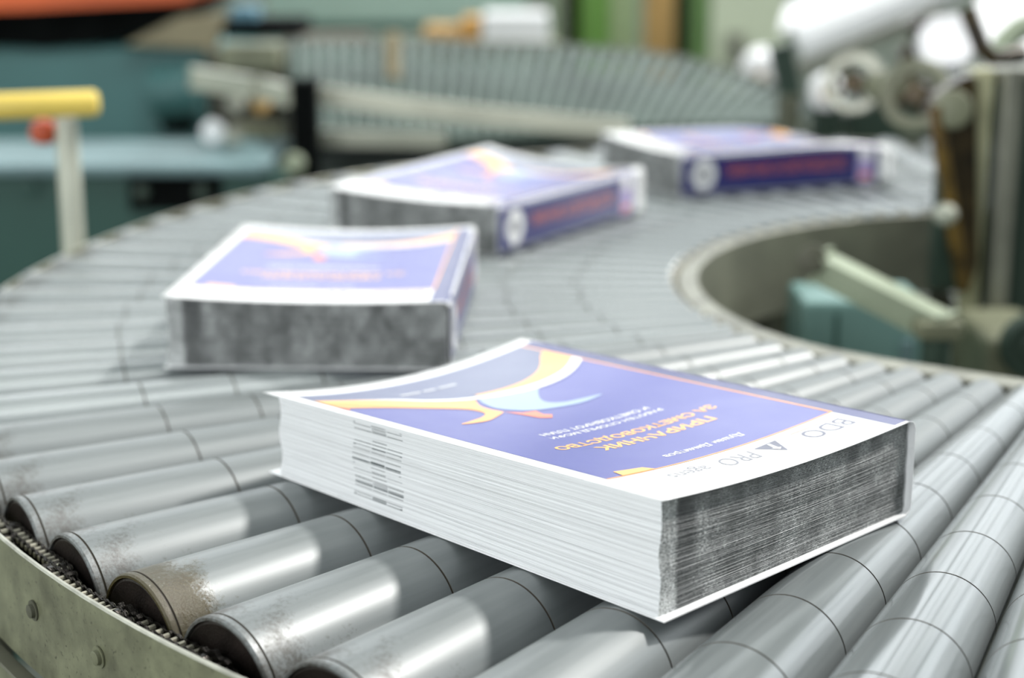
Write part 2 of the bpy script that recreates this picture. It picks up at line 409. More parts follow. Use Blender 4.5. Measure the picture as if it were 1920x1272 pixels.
def lay_to_bm(bm, lay, fn, step):
    """cut every printed shape into small tiles and wrap it on the surface fn(x, y, lift)"""
    for P, F, mat, lvl in lay:
        g = bmesh.new(); vs = [g.verts.new((x, y, 0)) for x, y in P]
        for f in F:
            try: g.faces.new([vs[i] for i in f])
            except ValueError: pass
        g.normal_update(); bmesh.ops.triangulate(g, faces=list(g.faces))
        for ax in (0, 1):
            st = step[ax]
            if not st: continue
            lo = min(p[ax] for p in P); hi = max(p[ax] for p in P)
            k = math.floor(lo/st)+1
            while k*st < hi:
                co = [0, 0, 0]; no = [0, 0, 0]; co[ax] = k*st; no[ax] = 1
                bmesh.ops.bisect_plane(g, geom=list(g.verts)+list(g.edges)+list(g.faces), plane_co=co, plane_no=no)
                k += 1
        g.normal_update()
        flip = sum(f.normal.z*f.calc_area() for f in g.faces) < 0
        mp = {v: bm.verts.new(fn(v.co.x, v.co.y, lvl*.00011)) for v in g.verts}
        for f in g.faces:
            ids = [mp[v] for v in f.verts]
            try: nf = bm.faces.new(ids[::-1] if flip else ids)
            except ValueError: continue
            nf.material_index = CI[mat]; nf.smooth = True
        g.free()

def make_book(label, loc, rotz, hA, hB, hC, hD, sag_top, sag_bot, leaves, seed, droop=0.0, curl=0.0, over=.007):
    rnd = random.Random(seed)
    t = thing('book', label, 'book', loc, rotz, 'coverbound books on the roller conveyor')
    ox, oy = W_/2, -L_/2
    def H(x, y):
        u = min(max(x/W_, -.05), 1.05); v = min(max(-y/L_, -.03), 1.05)     # u: spine->fore edge, v: head->foot
        h = (hD*(1-u)+hA*u)*(1-v)+(hC*(1-u)+hB*u)*v
        h -= (sag_top*(1-v)+sag_bot*v)*4*max(u, 0)*max(1-u, 0)
        if droop: h -= droop*max(0, (v-.62)/.38)**2
        if curl: h += curl*(max(0, u-.55)/.45)**2*(max(0, v-.5)/.5)**2
        return h
    z0 = .0012
    def S(x, y, f): return Vector((x-ox, y-oy, z0+f*H(x, y)))
    # --- page block: a pile of folded sections, each with its own uneven edge
    bm = bmesh.new(); ct = bm.loops.layers.float_color.new('tone')
    nx, ny = 10, 14
    cut = .003
    for k in range(leaves):
        f0 = (k+.04)/leaves; f1 = (k+(.97 if rnd.random() < .7 else .86))/leaves
        wob = .0009*math.sin(k*.085+2)
        dx = wob+rnd.uniform(-.00016, .00016); dy = rnd.uniform(-.00005, .00005)+.0002*math.sin(k*.15+1)
        tone = rnd.uniform(.80, 1.0)*(.96+.04*math.sin(k*.9+seed)); alpha = rnd.random()
        x0, x1, y1, y0 = .0012, W_-.0015+dx, -.0015+dy, -L_+cut
        per = [(x0+(x1-x0)*i/nx, y1) for i in range(nx)]+[(x1, y1+(y0-y1)*i/ny) for i in range(ny)]
        per += [(x1+(x0-x1)*i/nx, y0) for i in range(nx)]+[(x0, y0+(y1-y0)*i/ny) for i in range(ny)]
        kind = [1]*nx+[0]*ny+[2]*nx+[2]*ny
        jit = [rnd.uniform(-.00018, .00018) for _ in per]
        per = [(x+(jit[i] if kind[i] == 0 else 0), y+(jit[i] if kind[i] == 1 else 0)) for i, (x, y) in enumerate(per)]
        n = len(per); mid = (f0+f1)/2
        def ring(f, ins):
            out = []
            for x, y in per:
                cx_, cy_ = (x0+x1)/2, (y0+y1)/2
                qx = x-math.copysign(min(ins, abs(x-cx_)), x-cx_); qy = y-math.copysign(min(ins, abs(y-cy_)), y-cy_)
                out.append(bm.verts.new(S(qx, qy, f)))
            return out
        R = [ring(f0, .006), ring(f0, .0001), ring(mid, 0), ring(f1, .0001), ring(f1, .006)]
        for a, b_ in zip(R, R[1:]):
            for i in range(n):
                j = (i+1) % n
                fc = bm.faces.new((a[j], a[i], b_[i], b_[j])); fc.smooth = False
                fc.material_index = kind[i] if (a in R[1:3]) else 2
                for lp in fc.loops: lp[ct] = (tone, tone, tone*1.005, alpha)
    blk = obj('page_block', bm, [M_FORE, M_HEAD, M_LEAF], t)
    # --- front cover
    th = .00035
    xa, xb, ya, yb = .0035, W_+.0012, .0012, -L_-over
    def top(x, y, lift):
        p = S(x, y, 1.0); return Vector((p.x, p.y, p.z+.0006+th+lift))
    bm = bmesh.new(); gx, gy = 24, 32
    G = [[[bm.verts.new(top(xa+(xb-xa)*i/gx, ya+(-L_-.0015-(over+.0015)*i/gx-ya)*j/gy, -th*(1-s))) for j in range(gy+1)] for i in range(gx+1)] for s in (0, 1)]
    def quad(a, b_, c, d):
        f = bm.faces.new((a, b_, c, d)); f.material_index = CI['white']; f.smooth = True
    for i in range(gx):
        for j in range(gy):
            quad(G[1][i][j], G[1][i][j+1], G[1][i+1][j+1], G[1][i+1][j]); quad(G[0][i][j], G[0][i+1][j], G[0][i+1][j+1], G[0][i][j+1])
    for i in range(gx):
        quad(G[0][i][0], G[1][i][0], G[1][i+1][0], G[0][i+1][0]); quad(G[0][i+1][gy], G[1][i+1][gy], G[1][i][gy], G[0][i][gy])
    for j in range(gy):
        quad(G[0][gx][j], G[1][gx][j], G[1][gx][j+1], G[0][gx][j+1]); quad(G[0][0][j+1], G[1][0][j+1], G[1][0][j], G[0][0][j])
    lay_to_bm(bm, [([(max(x, xa+.0001), y) for x, y in P], F, m_, l_) for P, F, m_, l_ in FRONT], top, (.009, .012))
    o = obj('front_cover', bm, CVM, t)
    o['label'] = 'glossy front cover with navy field, orange lettering and swoosh'
    # --- spine: wraps from front cover round the back of the block to the back cover
    ys, ye = .0022, -L_-.0015
    prof = []
    def sp_pt(s, y, lift):
        h = z0+H(.002, y)+.0006+th; b_ = .0006; r = .0055
        ln = (PI/2*r); flat = h-b_-2*r; tot = 2*ln+flat; q = s*tot
        if q < ln: a = q/r; x = r-.0018-(r+lift)*math.sin(a); z = b_+r-(r+lift)*math.cos(a)
        elif q < ln+flat: x = -.0018-lift; z = b_+r+(q-ln)
        else: a = (q-ln-flat)/r; x = r-.0018-(r+lift)*math.cos(a); z = h-r+(r+lift)*math.sin(a)
        return Vector((x-ox, y-oy, z))
    bm = bmesh.new(); ns, nl = 22, 26
    G = [[[bm.verts.new(sp_pt(i/ns, ys+(ye-ys)*j/nl, -th*(1-s))) for j in range(nl+1)] for i in range(ns+1)] for s in (0, 1)]
    for i in range(ns):
        for j in range(nl):
            quad(G[1][i][j], G[1][i][j+1], G[1][i+1][j+1], G[1][i+1][j]); quad(G[0][i][j], G[0][i+1][j], G[0][i+1][j+1], G[0][i][j+1])
    for i in range(ns):
        quad(G[0][i][0], G[1][i][0], G[1][i+1][0], G[0][i+1][0]); quad(G[0][i+1][nl], G[1][i+1][nl], G[1][i][nl], G[0][i][nl])
    for j in range(nl):
        quad(G[0][ns][j], G[1][ns][j], G[1][ns][j+1], G[0][ns][j+1]); quad(G[0][0][j+1], G[1][0][j+1], G[1][0][j], G[0][0][j])
    lay_to_bm(bm, SPINE, lambda u, v, lift: sp_pt(v, -u, lift), (.014, .06))
    bmesh.ops.recalc_face_normals(bm, faces=[f for f in bm.faces if f.material_index != CI['white']])
    o = obj('spine', bm, CVM, t); o['label'] = 'navy spine with orange title and white foot end'
    # --- back cover
    bm = bmesh.new()
    g0 = [(.0035, .003), (W_+.001, .0042), (W_+.0015, -L_-.005), (.0035, -L_-over)]
    slab(bm, [(x-ox, y-oy, .0006) for x, y in g0], (0, 0, .0006), CI['white'])
    slab(bm, [(x-ox, y-oy, .0001) for x, y in [(.0035, .0), (W_*.9, .0), (W_*.9, -L_*.94), (.0035, -L_*.94)]], (0, 0, .0005), CI['navy'])
    bmesh.ops.recalc_face_normals(bm, faces=list(bm.faces))
    obj('back_cover', bm, CVM, t)
    return t
make_book('thick white-edged book nearest the camera, blue cover with orange swoosh seen from its fore edge', (.0395, .9174, TOP), 3.915,
          .0585, .0478, .0462, .0532, .0040, .0095, 130, 1, over=.007)
make_book('book at the left with its dark grey head edge facing the camera', (-.1452, 1.345, TOP), 3.1018,
          .0520, .0500, .0515, .0500, .0030, .0050, 60, 2)
make_book('middle book with its navy spine turned right, second from the far end', (-.0233, 1.7966, TOP), 2.5818,
          .0510, .0580, .0500, .0500, .0035, .0085, 48, 3)
make_book('farthest book, navy spine facing the camera, beside the brown greasy machine', (.2949, 2.1258, TOP), 1.9914,
          .0530, .0470, .0560, .0510, .0030, .0060, 48, 4, droop=.012)

# ------------------------------------------------------------------ roller conveyor
CONV = thing('roller_conveyor', 'curved roller conveyor of grey tapered rollers carrying the four books', 'conveyor', (CX, CY, 0))
RIN = [(90, .405), (122, .405), (208, .401), (216, .392), (221, .382), (227, .375), (237, .370), (247, .373), (263, .388), (290, .43)]
ROUT = [(55, 1.085), (120, 1.083), (140, 1.080), (148, 1.070), (156, 1.052), (165, 1.043), (175, 1.040), (190, 1.043), (205, 1.050), (230, 1.053), (270, 1.053)]
ZI, ZO = -.003, -.009
def smoothed(tab, a, w=6):
    return sum(lerp(tab, a+d) for d in (-w, -w/2, 0, w/2, w))/5
def rail_plate(tab, a0, a1, ztop, zbot, thick, n=120, lip=0.0, mats=(0, 1)):
    """curved upright sheet following the radius table; lip = inward top flange"""
    bm = bmesh.new(); rows = []
    for i in range(n+1):
        a = a0+(a1-a0)*i/n; r = smoothed(tab, a); t_ = math.radians(a); d = Vector((math.cos(t_), math.sin(t_), 0))
        prof = [(0, zbot), (0, ztop-.001), (.0008, ztop), (thick-.0008, ztop), (thick, ztop-.001), (thick, zbot)]
        rows.append([bm.verts.new(d*(r+q)+Vector((0, 0, TOP+z))) for q, z in prof])
    m = len(rows[0])
    for A, B in zip(rows, rows[1:]):
        for k in range(m):
            f = bm.faces.new((A[k], A[(k+1) % m], B[(k+1) % m], B[k])); f.smooth = False
            f.material_index = 1 if k in (1, 2, 3) else 0
    bm.faces.new(rows[0]); bm.faces.new(rows[-1][::-1])
    bmesh.ops.recalc_face_normals(bm, faces=list(bm.faces))
    return bm
obj('outer_rail', rail_plate(ROUT, 58, 280, ZO, -.074, .003, 160), [M_RAIL, M_RAILEDGE], CONV)
obj('inner_rail', rail_plate([(a, r-.003) for a, r in RIN], 93, 278, ZI, -.095, .003, 130), [M_INNER, M_RAILEDGE], CONV)
obj('outer_frame_beam', rail_plate([(a, r+.002) for a, r in ROUT], 58, 280, -.0785, -.15, .010, 160), [M_RAIL, M_RAILDK], CONV)
# narrow top flange of the inner rail
bm = bmesh.new(); rows = []
for i in range(131):
    a = 93+185*i/130; r = smoothed(RIN, a); t_ = math.radians(a); d = Vector((math.cos(t_), math.sin(t_), 0))
    rows.append([bm.verts.new(d*(r+q)+Vector((0, 0, TOP+z))) for q, z in ((-.0005, ZI-.0025), (-.0005, ZI-.0003), (.0145, ZI-.0025), (.0145, ZI-.0045))])
for A_, B_ in zip(rows, rows[1:]):
    for k in range(4): bm.faces.new((A_[k], A_[(k+1) % 4], B_[(k+1) % 4], B_[k]))
bm.faces.new(rows[0]); bm.faces.new(rows[-1][::-1]); bmesh.ops.recalc_face_normals(bm, faces=list(bm.faces))
obj('inner_flange', bm, paint('pale_flange', (.27, .27, .23), .5, .1, .25, 30), CONV)

tk = math.tan(KA)
JOINTS = [.905-.0655*i for i in range(9)]
for i in range(-34, 17):
    ang = A0+i*DA+PI
    deg = math.degrees(ang)
    near = i >= -4
    r0 = smoothed(RIN, deg)+.022; r1 = (1.0325 if deg > 180 else 1.0325-.010*min(1, (180-deg)/10) if deg > 150 else 1.04)
    seg = 64 if near else 28
    prof = [(r0-.001, r0*tk*.8), (r0, r0*tk-.0006), (r0+.001, r0*tk)]
    mats = [0, 0]
    off = random.uniform(-.004, .004)
    cuts = sorted([j+off for j in JOINTS if r0+.03 < j+off]+[r1-.005])
    for c_ in cuts:
        w, dp = .0004, .0007
        prof += [(c_-w*1.6, (c_-w)*tk), (c_-w, c_*tk-dp), (c_+w, c_*tk-dp), (c_+w*1.6, (c_+w)*tk)]
        mats += [0, 1, 1, 1]
    prof += [(r1-.0012, (r1-.0012)*tk), (r1, r1*tk-.0008), (r1, r1*tk-.0022), (r1-.003, r1*tk-.0026)]
    mats += [0, 0, 0, 0]
    bm = bmesh.new(); lathe(bm, (0, 0, 0), (1, 0, 0), prof, seg, mats)
    bmesh.ops.recalc_face_normals(bm, faces=list(bm.faces))
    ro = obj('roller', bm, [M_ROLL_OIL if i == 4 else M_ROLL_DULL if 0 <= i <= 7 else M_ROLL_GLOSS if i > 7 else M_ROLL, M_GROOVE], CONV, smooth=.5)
    # the mesh is built along +X from the apex; move its origin to the roller's own middle
    mid_ = (r0+r1)/2
    ro.data.transform(Matrix.Translation((0, 0, 0)))
    ro.location = (0, 0, TOP); ro.rotation_euler = (0, KA, ang)
    if i == 4: ro['label'] = 'roller with an amber oil stain at its chain end'
    if near and i >= 0:
        bm = bmesh.new()
        lathe(bm, (0, 0, 0), (1, 0, 0), [(r1-.006, 0), (r1-.006, r1*tk-.0028), (r1-.0012, r1*tk-.0028), (r1-.0008, r1*tk-.0040), (r1-.0016, r1*tk-.0062), (r1-.0016, .013), (r1+.002, .012), (r1+.002, 0)], 48)
        bmesh.ops.recalc_face_normals(bm, faces=list(bm.faces))
        obj('end_cap', bm, M_CAP, ro, smooth=.6)
        bm = bmesh.new()        # double sprocket on the axle
        for q in (r1+.0035, r1+.0105):
            n = 14; ring_ = []
            for k in range(n*4):
                a = 2*PI*k/(n*4); rad = (.0205, .0225, .0225, .0205)[k % 4]
                ring_.append((q, rad*math.cos(a), rad*math.sin(a)))
            slab(bm, ring_, (.0028, 0, 0))
        tube(bm, (r1-.002, 0, 0), (r1+.016, 0, 0), .008, seg=16)
        bmesh.ops.recalc_face_normals(bm, faces=list(bm.faces))
        obj('sprocket', bm, M_CHAIN, ro)
        bm = bmesh.new()
        rb = smoothed(ROUT, deg)+.0038
        lathe(bm, (0, 0, 0), (1, 0, 0), [(rb, 0), (rb, .0058), (rb+.0008, .0058), (rb+.0008, .0040), (rb+.0028, .0038), (rb+.0032, .0030), (rb+.0032, 0)], 20)
        bmesh.ops.recalc_face_normals(bm, faces=list(bm.faces))
        obj('axle_bolt', bm, M_RAILDK if i % 2 else M_RAIL, ro, smooth=.6)
    bm = bmesh.new()
    lathe(bm, (0, 0, 0), (1, 0, 0), [(r0+.004, 0), (r0+.002, r0*tk*.78), (r0-.003, r0*tk*.78), (r0-.004, r0*tk*.6), (r0-.004, .004), (r0-.012, .004), (r0-.012, 0)], 20)
    bmesh.ops.recalc_face_normals(bm, faces=list(bm.faces))
    obj('bearing_cap', bm, M_TANCAP, ro, smooth=.6)

# drive chains: loops round the sprockets of neighbouring rollers, alternating between two rows
def chain(i, row):
    r1 = 1.0325
    q = r1+(.0049, .0119)[row]
    pts = []
    def axle(j):
        a = A0+j*DA+PI; d = Vector((math.cos(a)*math.cos(KA), math.sin(a)*math.cos(KA), -math.sin(KA)))
        return d*q+Vector((0, 0, TOP)), d
    pa, da = axle(i); pb, db = axle(i+1)
    ax = (da+db).normalized(); s = (pb-pa); s = (s-ax*s.dot(ax)); u = s.normalized(); v = ax.cross(u)
    if v.z < 0: v = -v
    R = .0232 if i < 2 else .0195 if i < 4 else .0165; ln = s.length
    def pos(t_):
        tot = 2*ln+2*PI*R; t_ = (t_ % 1)*tot
        if t_ < ln: return pa+(pb-pa)*(t_/ln)+v*R-v*.0010*math.sin(PI*t_/ln)
        t_ -= ln
        if t_ < PI*R: a = t_/R; return pb+v*R*math.cos(a)+u*R*math.sin(a)
        t_ -= PI*R
        if t_ < ln: return pb+(pa-pb)*(t_/ln)-v*R
        t_ -= ln; a = t_/R; return pa-v*R*math.cos(a)-u*R*math.sin(a)
    n = int((2*ln+2*PI*R)/.0064); n -= n % 2
    bm = bmesh.new()
    P = [pos(k/n) for k in range(n)]
    w = .0031
    for k in range(n):
        a, b_ = P[k], P[(k+1) % n]; d = (b_-a).normalized(); nn = ax.cross(d).normalized()
        o_ = w if k % 2 else w*.66
        for sg in (-1, 1):
            c0 = a+ax*(sg*o_); c1 = b_+ax*(sg*o_); h = .0024
            poly = []
            for m in range(5): th = PI/2+PI*m/4; poly.append(c0+d*(h*math.cos(th))+nn*(h*math.sin(th)))
            mid = (c0+c1)/2; 
            poly.append(mid-nn*h*.62)
            for m in range(5): th = -PI/2+PI*m/4; poly.append(c1+d*(h*math.cos(th))+nn*(h*math.sin(th)))
            poly.append(mid+nn*h*.62)
            slab(bm, poly, ax*(sg*.0009), 0)
        tube(bm, a-ax*w*1.45, a+ax*w*1.45, .0017, seg=8, mat=1)
    bmesh.ops.recalc_face_normals(bm, faces=list(bm.faces))
    return bm
for i in range(0, 9):
    obj('drive_chain', chain(i, i % 2), [M_CHAIN, M_PIN], CONV)
# legs under the curve
for a in (100, 152, 172, 203, 240):
    for tab, dr in ((RIN, .012), (ROUT, -.03)):
        r = smoothed(tab, a)+dr; t_ = math.radians(a); p = Vector((r*math.cos(t_), r*math.sin(t_), 0))
        bm = bmesh.new(); box(bm, (p.x-.013, p.y-.013, 0), (p.x+.013, p.y+.013, TOP-.10), .003)
        obj('leg', bm, M_RAILDK, CONV)
# cross ties joining the two rails below the rollers
for a in (110, 160, 215, 250):
    t_ = math.radians(a); d = Vector((math.cos(t_), math.sin(t_), 0)); z = Vector((0, 0, TOP-.135))
    bm = bmesh.new(); bar(bm, d*(smoothed(RIN, a)-.001)+z, d*(smoothed(ROUT, a)+.003)+z, .03, .03)
    obj('cross_tie', bm, M_RAILDK, CONV)

# ------------------------------------------------------------------ things inside the curve
M_TEAL = paint('teal_enamel', rgb(116, 150, 146), .45, 0, .08, 6)
M_TEALD = paint('deep_teal_enamel', rgb(40, 80, 72), .5, 0, .1, 5)
M_TEALB = paint('blue_teal_enamel', rgb(70, 116, 116), .45, 0, .12, 4)
M_TEALTOP = paint('worn_blue_grey_top', rgb(112, 138, 142), .45, .1, .2, 7)
M_BLACK = paint('black_and_recess_shade', (.004, .005, .005), .8, 0, .3, 10, spec=.05)  # black parts; also paints the shade in recesses and under the feed bed
M_SAGE = paint('sage_steel', rgb(150, 160, 138), .5, .1, .1, 9)
M_DKGREEN = paint('dark_green_machine', rgb(52, 70, 60), .45, .1, .2, 8)
M_POST = paint('olive_post_paint', rgb(186, 184, 150), .45, .1, .15, 9)
M_OLIVE = paint('olive_machine', rgb(118, 120, 98), .5, .1, .2, 12)
M_STEEL = paint('dull_steel', rgb(150, 150, 138), .35, .6, .15, 18)
M_PALE = paint('pale_bar_steel', rgb(178, 180, 166), .4, .25, .1, 14)
M_GREASE = paint('brown_grease', (.055, .036, .012), .3, .35, .5, 22, .5)
M_AMBER = paint('amber_grease', (.16, .095, .018), .25, .2, .5, 26, .5)
M_YELLOW = paint('yellow_plastic', rgb(228, 200, 96), .45, 0, .06, 12)
M_RED = paint('orange_red_plastic', rgb(196, 84, 48), .45, 0, .1, 12)
M_ORANGE = paint('orange_paint', rgb(222, 96, 34), .45, 0, .1, 7)
M_TAN = paint('tan_board', rgb(196, 156, 96), .7, 0, .15, 14)
M_WHITE = paint('white_paper_web', (.9, .9, .92), .5, 0, .02, 10)
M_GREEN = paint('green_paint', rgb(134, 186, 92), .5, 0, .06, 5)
M_GREENL = paint('lit_green_paint', rgb(196, 214, 168), .5, 0, .06, 5)
M_GREENP = paint('pale_grey_green', rgb(216, 224, 198), .55, 0, .05, 4)
M_GREYGREEN = paint('grey_green_enamel', rgb(168, 194, 182), .45, 0, .06, 5)
M_BEDROLL = paint('far_roller_steel', rgb(84, 98, 92), .55, 0, .15, 10, spec=.25)

t = thing('control_cabinet', 'small teal cabinet standing inside the bend of the roller conveyor', 'cabinet', (*at(1640, 600, 1.62).xy, 0))
def part(root, name, bm, mat, smooth=None):
    """bm is in world space: store it relative to its root"""
    bmesh.ops.translate(bm, verts=list(bm.verts), vec=-Vector(root.location))
    return obj(name, bm, mat, root, smooth)
part(t, 'body', pbox(1498, 566, 1742, 760, 1.64, .10, .006, True), M_TEAL)
bm = pbox(1565, 590, 1566.5, 760, 1.638, .004, 0, True); part(t, 'panel_seam', bm, M_TEALD)
bm = pbox(1690, 640, 1712, 690, 1.630, .010, .002); part(t, 'latch', bm, M_TEALTOP)
t = thing('brace_arm', 'sloping pale sage brace arm in front of the teal cabinet inside the bend', 'brace', (*at(1640, 560, 1.60).xy, 0))
bm = bmesh.new(); bar(bm, at(1540, 500, 1.60), at(1768, 616, 1.52), .026, .022, .004); part(t, 'arm', bm, M_SAGE)
bm = bmesh.new(); tube(bm, at(1524, 486, 1.585), at(1524, 486, 1.63), .014, seg=24, bev=.002); part(t, 'pivot_boss', bm, M_RAILDK, .6)
bm = bmesh.new(); box(bm, at(1720, 640, 1.50), at(1790, 590, 1.535), .004); part(t, 'end_bracket', bm, M_OLIVE)
bm = bmesh.new(); p = at(1757, 616, 1.52); tube(bm, (p.x, p.y, 0), p, .014, seg=16); part(t, 'stand', bm, M_DKGREEN, .6)

# ------------------------------------------------------------------ right: greasy finishing machine
t = thing('finishing_machine', 'tall greasy brown and olive machine at the right edge behind the conveyor bend', 'machine', (*at(1840, 500, 2.0).xy, 0))
def post(px, y0, Y, w, mat, name='post'):
    a = at(px, y0, Y); bm = bmesh.new(); box(bm, (a.x-w/2, Y, 0), (a.x+w/2, Y+w, a.z), .003); part(t, name, bm, mat)
post(1848, 130, 1.835, .021, M_POST); post(1905, 130, 1.82, .020, M_STEEL)
bm = bmesh.new(); box(bm, at(1825, 150, 1.855), at(1960, 122, 1.92), .003); part(t, 'crossbar', bm, M_STEEL)
# greasy upright with shaped outline
bm = bmesh.new()
slab(bm, [at(x, y, 1.815) for x, y in ((1752, 185), (1800, 150), (1832, 140), (1836, 500), (1812, 560), (1790, 480), (1776, 360), (1758, 260))], (0, .035, 0))
bmesh.ops.bevel(bm, geom=list(bm.edges), offset=.004, segments=2, affect='EDGES'); bmesh.ops.recalc_face_normals(bm, faces=list(bm.faces))
part(t, 'greasy_upright', bm, M_GREASE)
bm = bmesh.new()
path_tube(bm, [at(1756, 200, 1.800), at(1762, 255, 1.797), at(1768, 300, 1.797), at(1778, 350, 1.799), at(1788, 420, 1.801), at(1800, 500, 1.802), at(1806, 545, 1.803)], .008)
part(t, 'grease_pipe', bm, M_AMBER, .8)
bm = bmesh.new(); tube(bm, at(1786, 205, 1.79), at(1786, 205, 1.82), .021, seg=28, bev=.004); part(t, 'boss', bm, M_OLIVE, .6)
def wheel(px, py, Y, ro, ri, dep, mat, mat2, name):
    p = at(px, py, Y); bm = bmesh.new()
    ax = Vector((-.45, -1, .12)).normalized()
    prof = [(0, ri), (0, ro*.93), (dep*.15, ro), (dep*.85, ro), (dep, ro*.93), (dep, ri), (dep*.8, ri*.95), (dep*.2, ri*.95), (0, ri)]
    lathe(bm, p, ax, prof, 40); bmesh.ops.recalc_face_normals(bm, faces=list(bm.faces))
    w = part(t, name, bm, mat, .6)
    bm = bmesh.new(); tube(bm, p-ax*.03, p+ax*(dep*1.3), ri*.55, seg=24, bev=.003)
    for k in range(4):
        a = k*PI/2+.4; x, y, d = frame_of(ax); q = p+ax*dep*.5
        tube(bm, q, q+(x*math.cos(a)+y*math.sin(a))*ri*1.0, ri*.14, seg=10)
    bmesh.ops.translate(bm, verts=list(bm.verts), vec=-Vector(t.location))
    o = obj('hub', bm, mat2, w, .6)
wheel(1606, 156, 2.42, .044, .030, .02, M_STEEL, M_GREASE, 'drive_wheel')
wheel(1722, 178, 2.16, .046, .030, .02, M_OLIVE, M_GREASE, 'drive_wheel')
bm = bmesh.new(); tube(bm, at(1640, 165, 2.38), at(1730, 150, 2.30), .022, seg=24, bev=.003); part(t, 'shaft', bm, M_OLIVE, .6)
bm = bmesh.new(); slab(bm, [at(x, y, 2.70) for x, y in ((1585, 215), (1630, 190), (1920, 190), (1920, 420), (1640, 420))], (0, .25, 0)); bmesh.ops.recalc_face_normals(bm, faces=list(bm.faces))
part(t, 'green_housing', bm, M_DKGREEN)
bm = bmesh.new(); slab(bm, [at(x, y, 2.28+(118-y)*.0022) for x, y in ((1722, 60), (1750, 30), (1812, 22), (1828, 95), (1800, 118), (1735, 118))], (0, .02, -.02)); bmesh.ops.recalc_face_normals(bm, faces=list(bm.faces))
part(t, 'white_guard', bm, paint('off_white_guard', rgb(196, 196, 200), .5))
bm = bmesh.new(); path_tube(bm, [at(1815, 20, 2.05), at(1828, 55, 2.04), at(1842, 90, 2.03), at(1862, 112, 2.03), at(1920, 100, 2.05)], .011); part(t, 'lever', bm, M_GREASE, .8)
bm = bmesh.new(); path_tube(bm, [at(1868, 110, 2.18), at(1885, 78, 2.19), at(1910, 55, 2.2), at(1950, 42, 2.2)], .016); part(t, 'hose', bm, M_SAGE, .8)
bm = bmesh.new(); slab(bm, [at(x, y, 2.75+(115-y)*.0025) for x, y in ((1830, 0), (1870, -30), (1990, -30), (1990, 115), (1850, 115))], (0, .02, -.02)); bmesh.ops.recalc_face_normals(bm, faces=list(bm.faces)); part(t, 'back_guard', bm, M_WHITE)
p = at(1773, 402, 1.79); bm = bmesh.new()
lathe(bm, p-Vector((0, 0, .013)), (0, 0, 1), [(0, 0), (.003, .008), (.008, .012), (.013, .013), (.018, .012), (.023, .008), (.026, 0)], 20); bmesh.ops.recalc_face_normals(bm, faces=list(bm.faces))
part(t, 'knob', bm, M_PALE, .9)
bm = pbox(1742, 215, 1832, 545, 1.853, .012, .003); part(t, 'dark_body', bm, M_DKGREEN)
q0 = at(1846, 420, 1.862); q1 = at(1992, 420, 1.862); bm = bmesh.new(); box(bm, (q0.x, 1.860, .62), (q1.x, 1.866, at(1880, 150, 1.86).z), .002); part(t, 'green_infill', bm, M_DKGREEN)
t = thing('motor', 'grey olive motor housing low at the right edge in front of the greasy machine', 'motor', (*at(1890, 650, 1.66).xy, 0))
bm = bmesh.new(); a = at(1845, 640, 1.66); b = at(1990, 640, 1.66); box(bm, (a.x, 1.66, 0), (b.x, 1.80, a.z+.005), .012, 3); part(t, 'housing', bm, M_OLIVE)
p = at(1938, 652, 1.655); bm = bmesh.new(); lathe(bm, p, (0, -1, 0), [(-.01, 0), (-.01, .034), (.004, .034), (.008, .030), (.008, .016), (.012, .012), (.012, 0)], 36); bmesh.ops.recalc_face_normals(bm, faces=list(bm.faces)); part(t, 'end_plate', bm, M_DKGREEN, .6)

# ------------------------------------------------------------------ left: teal machines and grip post
t = thing('teal_cabinet', 'low dark teal machine cabinet with a black opening behind the left conveyor rail', 'cabinet', (*at(250, 400, 2.75).xy, 0))
a = at(-140, 330, 2.62); b = at(532, 328, 2.62)
bm = bmesh.new(); box(bm, (a.x, 2.62, 0), (b.x, 2.90, b.z), .006); part(t, 'body', bm, M_TEALD)
bm = bmesh.new(); box(bm, (a.x-.01, 2.60, b.z), (at(500, 330, 2.6).x, 2.92, b.z+.018), .006); part(t, 'worktop', bm, M_TEALTOP)
bm = pbox(243, 326, 412, 396, 2.612, .01, .002); part(t, 'opening', bm, M_BLACK)  # flat black plate; the recess's shade is put into its colour
for x in (268, 380):
    p = at(x, 360, 2.610); bm = bmesh.new(); tube(bm, p, p-Vector((0, .012, 0)), .011, seg=20, bev=.002); part(t, 'button', bm, M_DKGREEN, .6)
p = at(58, 350, 2.618); bm = bmesh.new(); tube(bm, p, p-Vector((0, .006, 0)), .013, seg=20, bev=.001); part(t, 'round_plug', bm, M_TEALD, .6)
t = thing('teal_press', 'large blue teal press with a black throat and orange top beam at the upper left', 'press', (*at(150, 200, 3.4).xy, 0))
bm = pbox(-200, 86, 392, 300, 3.4, .7, .012, True); part(t, 'body', bm, M_TEALB)
bm = bmesh.new(); slab(bm, [at(x, y, 3.39) for x, y in ((-220, 18), (352, 14), (300, 52), (180, 82), (80, 92), (-220, 74))], (0, .6, 0)); bmesh.ops.recalc_face_normals(bm, faces=list(bm.faces)); part(t, 'throat', bm, M_BLACK)  # solid black slab, its colour standing in for shade in the recess
bm = bmesh.new(); slab(bm, [at(x, y, 3.36) for x, y in ((-220, -40), (380, -40), (352, 4), (190, 12), (40, 20), (-220, 26))], (0, .6, 0)); bmesh.ops.recalc_face_normals(bm, faces=list(bm.faces)); part(t, 'top_beam', bm, M_ORANGE)
bm = bmesh.new(); slab(bm, [at(x, y, 3.37) for x, y in ((235, 84), (330, 34), (425, 26), (412, 60), (392, 110), (385, 90))], (0, .05, 0)); bmesh.ops.recalc_face_normals(bm, faces=list(bm.faces)); part(t, 'chute', bm, paint('dull_tan_chute', rgb(150, 140, 112), .6))
